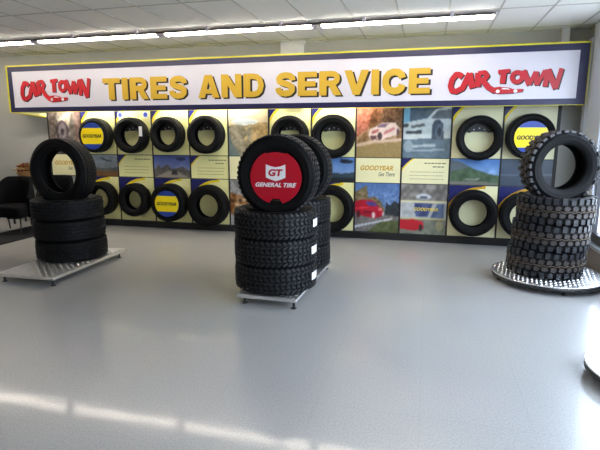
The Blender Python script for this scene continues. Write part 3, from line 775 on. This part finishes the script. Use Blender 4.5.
def stand(k, X, Y, Zc, yaw, label, lean=0):
    t = tire(k, (X, Y, Zc - k[0]), (lean, 0, yaw), True, label, None); return t
sL = stand(KLs, 2.355, -2.47, 1.166, 0, 'black tire standing upright on the left stack')
sC = stand(KCs, 5.275, -2.96, 1.217, 0, 'standing tire with a red disc insert, on the front middle stack')
sC2 = stand(KCs, 5.235, -2.10, 1.217, 0, 'standing tire behind the red disc tire, on the rear middle stack')
sR = stand(KRs, 8.06, -1.72, 1.272, .28, 'knobbly off-road tire standing upright on the right stack')

# red insert disc
o = empty('tire_insert_disc', (5.285, -2.96 - .126, 1.205))
r = .256; pts = []
for q in np.linspace(0, 2 * PI, 73)[:-1]:
    rr = r
    an = (q + PI / 2) % (2 * PI); an = min(an, 2 * PI - an)
    if an < .24: rr = r - .05
    an2 = abs((q - PI / 2 + PI) % (2 * PI) - PI)
    if an2 < .42: rr = r - .016
    pts.append((rr * math.cos(q), rr * math.sin(q)))
MB().poly(pts, .003, .007).build('disc', disc_red, o)
sh = MB(); sh.poly([(-.098, .125), (-.05, .107), (0, .098), (.05, .107), (.098, .125), (.098, .0), (.05, -.02), (0, -.035), (-.05, -.02), (-.098, .0)], -.004, .0012)
sh.build('shield', white_m, o)
text_obj('monogram', 'GT', -.072, .012, .144, .068, -.0053, disc_red, o, offset=.045, shear=.15)
text_obj('lettering', 'GENERAL', -.205, -.092, .262, .042, -.0041, white_m, o, offset=.04, shear=.3, space=1.06)
text_obj('lettering', 'TIRE', .078, -.092, .127, .042, -.0041, white_m, o, offset=.04, shear=.3, space=1.06)
tag(o, 'round red insert with white shield and lettering filling the middle standing tire', 'tire insert')

# ------------------------------------------------------------------ tread-plate platforms
def lump(mb, x, y, z, L_, w_, h_, an):
    c, s_ = math.cos(an), math.sin(an)
    q = [(L_, 0), (0, w_), (-L_, 0), (0, -w_)]
    vs = [(x + a_ * c - b_ * s_, y + a_ * s_ + b_ * c, z) for a_, b_ in q] + [(x, y, z + h_)]
    mb.add(vs, [(0, 1, 4), (1, 2, 4), (2, 3, 4), (3, 0, 4)])
def leg(o, x, y, top):
    mb = MB(); mb.tube([(x, y, .006), (x, y, top)], .013, 10); mb.tube([(x, y, 0), (x, y, .008)], .026, 12)
    mb.build('leg', leg_m, o)
def plat_rect(loc, rz, w_, l_, label):
    o = empty('tire_platform', loc, (0, 0, rz)); top = .1
    mb = MB(); mb.bbox(-w_ / 2, w_ / 2, 0, l_, .066, top, .003)
    pt = .042
    for a_ in range(int(w_ / pt)):
        for b_ in range(int(l_ / pt)):
            lump(mb, -w_ / 2 + pt * (a_ + .5), pt * (b_ + .5), top, .020, .0075, .007, PI / 4 if (a_ + b_) % 2 else -PI / 4)
    lp = mb
    for a_ in range(int(l_ / .026)):
        for sx in (-1, 1):
            yy = .013 + a_ * .026; xx = sx * (w_ / 2); d = sx * .003
            lp.add([(xx, yy - .007, .084), (xx, yy, .09), (xx, yy + .007, .084), (xx, yy, .078), (xx + d, yy, .084)], [(0, 1, 4), (1, 2, 4), (2, 3, 4), (3, 0, 4)])
    for a_ in range(int(w_ / .026)):
        for yy, d in ((0, -.003), (l_, .003)):
            xx = -w_ / 2 + .013 + a_ * .026
            lp.add([(xx - .007, yy, .084), (xx, yy, .09), (xx + .007, yy, .084), (xx, yy, .078), (xx, yy + d, .084)], [(0, 1, 4), (1, 2, 4), (2, 3, 4), (3, 0, 4)])
    lp.build('tread_plate', plate_m, o)
    for x, y in ((-w_ / 2 + .07, .05), (w_ / 2 - .03, .03), (-w_ / 2 + .07, l_ - .1), (w_ / 2 - .05, l_ - .1)): leg(o, x, y, .068)
    tag(o, label, 'platform'); return o
plat_rect((2.49, -3.36, 0), math.radians(2), .74, 1.40, 'low silver tread-plate platform under the left tire stack')
plat_rect((5.262, -3.36, 0), math.radians(-1.5), .60, 1.56, 'low silver tread-plate platform under the two middle tire stacks')
def plat_disc(loc, r, label, rz):
    o = empty('tire_platform', loc, (0, 0, rz)); top = .1
    mb = MB().lathe([(0, top), (r - .004, top), (r, top - .003), (r, top - .012), (0, top - .012)], 72, closed=False, smooth=False)
    pt = .044; k_ = int(r / pt) + 1
    for a_ in range(-k_, k_):
        for b_ in range(-k_, k_):
            x, y = pt * (a_ + .5), pt * (b_ + .5)
            if math.hypot(x, y) < r - .02: lump(mb, x, y, top, .022, .008, .007, PI / 4 if (a_ + b_) % 2 else -PI / 4)
    mb.build('tread_plate', plate_m, o)
    MB().lathe([(r - .02, .087), (r - .002, .087), (r - .002, .05), (r - .02, .05)], 72).build('rim', leg_m, o)
    for q in range(4): leg(o, (r - .07) * math.cos(q * PI / 2 + .3), (r - .07) * math.sin(q * PI / 2 + .3), .087)
    tag(o, label, 'platform')
plat_disc((8.035, -1.76, 0), .58, 'round silver tread-plate platform under the right stack of knobbly tires', -1.75)
plat_disc((8.235, -4.11, 0), .455, 'round silver tread-plate platform cut off by the lower right edge', -2.5)

# ------------------------------------------------------------------ seats, mat and basket at the left
tag(MB().bbox(-.10, .62, -3.3, -.42, 0, .018, .004).build('floor_mat', mat_m), 'black rubber mat running along the floor under the armchair at the left', 'mat')
def armchair(loc, rz, label):
    o = empty('armchair', loc, (0, 0, rz))
    # seat cushion
    def pad(x0, x1, y0, y1, z0, z1, rad, name):
        mb = MB(); nx = 14; ny = 14
        vs = []; fs = []
        for j in range(ny + 1):
            for i_ in range(nx * 2):
                t = 2 * PI * i_ / (nx * 2); ph = PI * (j / ny) - PI / 2
                sgn = lambda v, p_: math.copysign(abs(v) ** p_, v)
                x = sgn(math.cos(ph), .3) * sgn(math.cos(t), .3); y = sgn(math.cos(ph), .3) * sgn(math.sin(t), .3); z = sgn(math.sin(ph), rad)
                vs.append(((x0 + x1) / 2 + x * (x1 - x0) / 2, (y0 + y1) / 2 + y * (y1 - y0) / 2, (z0 + z1) / 2 + z * (z1 - z0) / 2))
        for j in range(ny):
            for i_ in range(nx * 2):
                i2 = (i_ + 1) % (nx * 2); fs.append((j * nx * 2 + i_, j * nx * 2 + i2, (j + 1) * nx * 2 + i2, (j + 1) * nx * 2 + i_))
        return mb.add(vs, fs, 0, True).build(name, fabric, o)
    pad(-.28, .28, -.27, .24, .24, .46, .4, 'seat')
    # curved wrap-round back with rounded top corners
    mb = MB(); vs = []; fs = []; n_ = 28; m_ = 8
    for i_ in range(n_ + 1):
        t = -1 + 2 * i_ / n_; an = PI / 2 + t * 1.75
        rx, ry = .325, .30; hz = .90 - .34 * max(0, abs(t) - .35) ** 1.5 * 1.9
        for j in range(m_ + 1):
            z = .25 + (hz - .25) * j / m_; bulge = 1 + .05 * math.sin(PI * j / m_)
            vs.append((-rx * bulge * math.cos(an), .0 + ry * bulge * math.sin(an), z))
        for j in range(m_ + 1):
            z = .25 + (hz - .25) * (m_ - j) / m_; k_ = .84
            vs.append((-rx * k_ * math.cos(an), ry * k_ * math.sin(an), z))
    q = 2 * (m_ + 1)
    for i_ in range(n_):
        for j in range(q):
            j2 = (j + 1) % q; fs.append((i_ * q + j, i_ * q + j2, (i_ + 1) * q + j2, (i_ + 1) * q + j))
    mb.add(vs, fs, 0, True); mb.add(vs[:q], [list(range(q))]); mb.add(vs[-q:], [list(range(q))[::-1]])
    mb.build('backrest', fabric, o)
    for sx in (-1, 1):
        for sy, d in ((-1, -.03), (1, .03)):
            MB().tube([(sx * .22, sy * .18, .27), (sx * .225, sy * .19, .14), (sx * .24, sy * .20 + d, .0)], [.014, .012, .010], 8).build('leg', leg_m, o)
    MB().bbox(-.05, .05, -.285, -.262, .255, .275, .004).build('front_rail', sill_m, o)
    tag(o, label, 'armchair')
armchair((.05, -1.00, .018), math.radians(12), 'black rounded armchair at the left edge, nearest the camera')
armchair((.36, -.40, 0), math.radians(8), 'black rounded armchair seen through the hole of the left standing tire')
# small side table with a gilt ornament basket
tb = empty('side_table', (-.42, -.22, 0))
MB().bbox(-.22, .22, -.16, .16, .84, .865, .005).build('table_top', leg_m, tb)
for sx in (-1, 1):
    for sy in (-1, 1): MB().bbox(sx * .19 - .015, sx * .19 + .015, sy * .13 - .015, sy * .13 + .015, 0, .84, .003).build('leg', leg_m, tb)
tag(tb, 'narrow black table behind the left armchair', 'table')
bk = empty('ornament_basket', (-.38, -.22, .865)); bk.scale = (1.2, 1.1, 1.1)
wick = mat('wicker', srgb(150, 110, 62), .7, noise=.3, nscale=60); gilt = mat('gilt_leaf', srgb(200, 165, 95), .4, metal=.3); redf = mat('dried_red_flower', srgb(130, 40, 28), .7)
bl = MB()
for k_ in range(7): bl.lathe([(.10 + .006 * k_ + .007 * math.cos(q), .012 + k_ * .012 + .007 * math.sin(q)) for q in np.linspace(0, 2 * PI, 7)[:-1]], 30)
bl.lathe([(0, .002), (.1, .002), (.1, .01), (0, .01)], 24, closed=False)
bl.build('basket', wick, bk)
fl = MB(); rf = MB()
for k_ in range(46):
    an = random.uniform(0, 2 * PI); rr = random.uniform(0, .13); z = random.uniform(.09, .20) - rr * .3; d = (fl if k_ % 3 else rf)
    x, y = rr * math.cos(an), rr * math.sin(an); s_ = random.uniform(.03, .05); ax = random.uniform(0, PI)
    for e in range(4):
        a2 = ax + e * PI / 2; d.add([(x, y, z), (x + s_ * math.cos(a2 - .4), y + s_ * math.sin(a2 - .4), z + s_ * .6), (x + s_ * 1.5 * math.cos(a2), y + s_ * 1.5 * math.sin(a2), z + s_ * .4), (x + s_ * math.cos(a2 + .4), y + s_ * math.sin(a2 + .4), z + s_ * .6)], [(0, 1, 2, 3)])
    d.tube([(x * .5, y * .5, .03), (x, y, z)], .002, 4, cap=False)
fl.build('dried_foliage', gilt, bk); rf.build('dried_flowers', redf, bk)
tag(bk, 'small basket of gold and red dried ornaments above the left armchair', 'basket')

# ------------------------------------------------------------------ camera
cam = bpy.data.cameras.new('camera'); co = bpy.data.objects.new('camera', cam); COL.objects.link(co)
f_, cx, cy, cz, yaw, pit, rol = 486.1, 6.689, -7.534, 1.599, -.2558, .1818, .0007
Fv = Vector((math.sin(yaw) * math.cos(pit), math.cos(yaw) * math.cos(pit), -math.sin(pit)))
Rv = Vector((math.cos(yaw), -math.sin(yaw), 0)); Uv = Rv.cross(Fv)
R2 = Rv * math.cos(rol) + Uv * math.sin(rol); U2 = -Rv * math.sin(rol) + Uv * math.cos(rol)
Mx = Matrix((R2, U2, -Fv)).transposed().to_4x4(); Mx.translation = (cx, cy, cz); co.matrix_world = Mx
cam.sensor_width = 36; cam.lens = f_ / 600 * 36; cam.clip_start = .05
S.camera = co
S.view_settings.view_transform = 'Standard'; S.view_settings.look = 'None'; S.view_settings.gamma = 1; S.view_settings.exposure = 0
S.view_settings.use_curve_mapping = False
S.cycles.use_denoising = True; S.cycles.max_bounces = 8; S.cycles.diffuse_bounces = 5
S.cycles.sample_clamp_indirect = 8
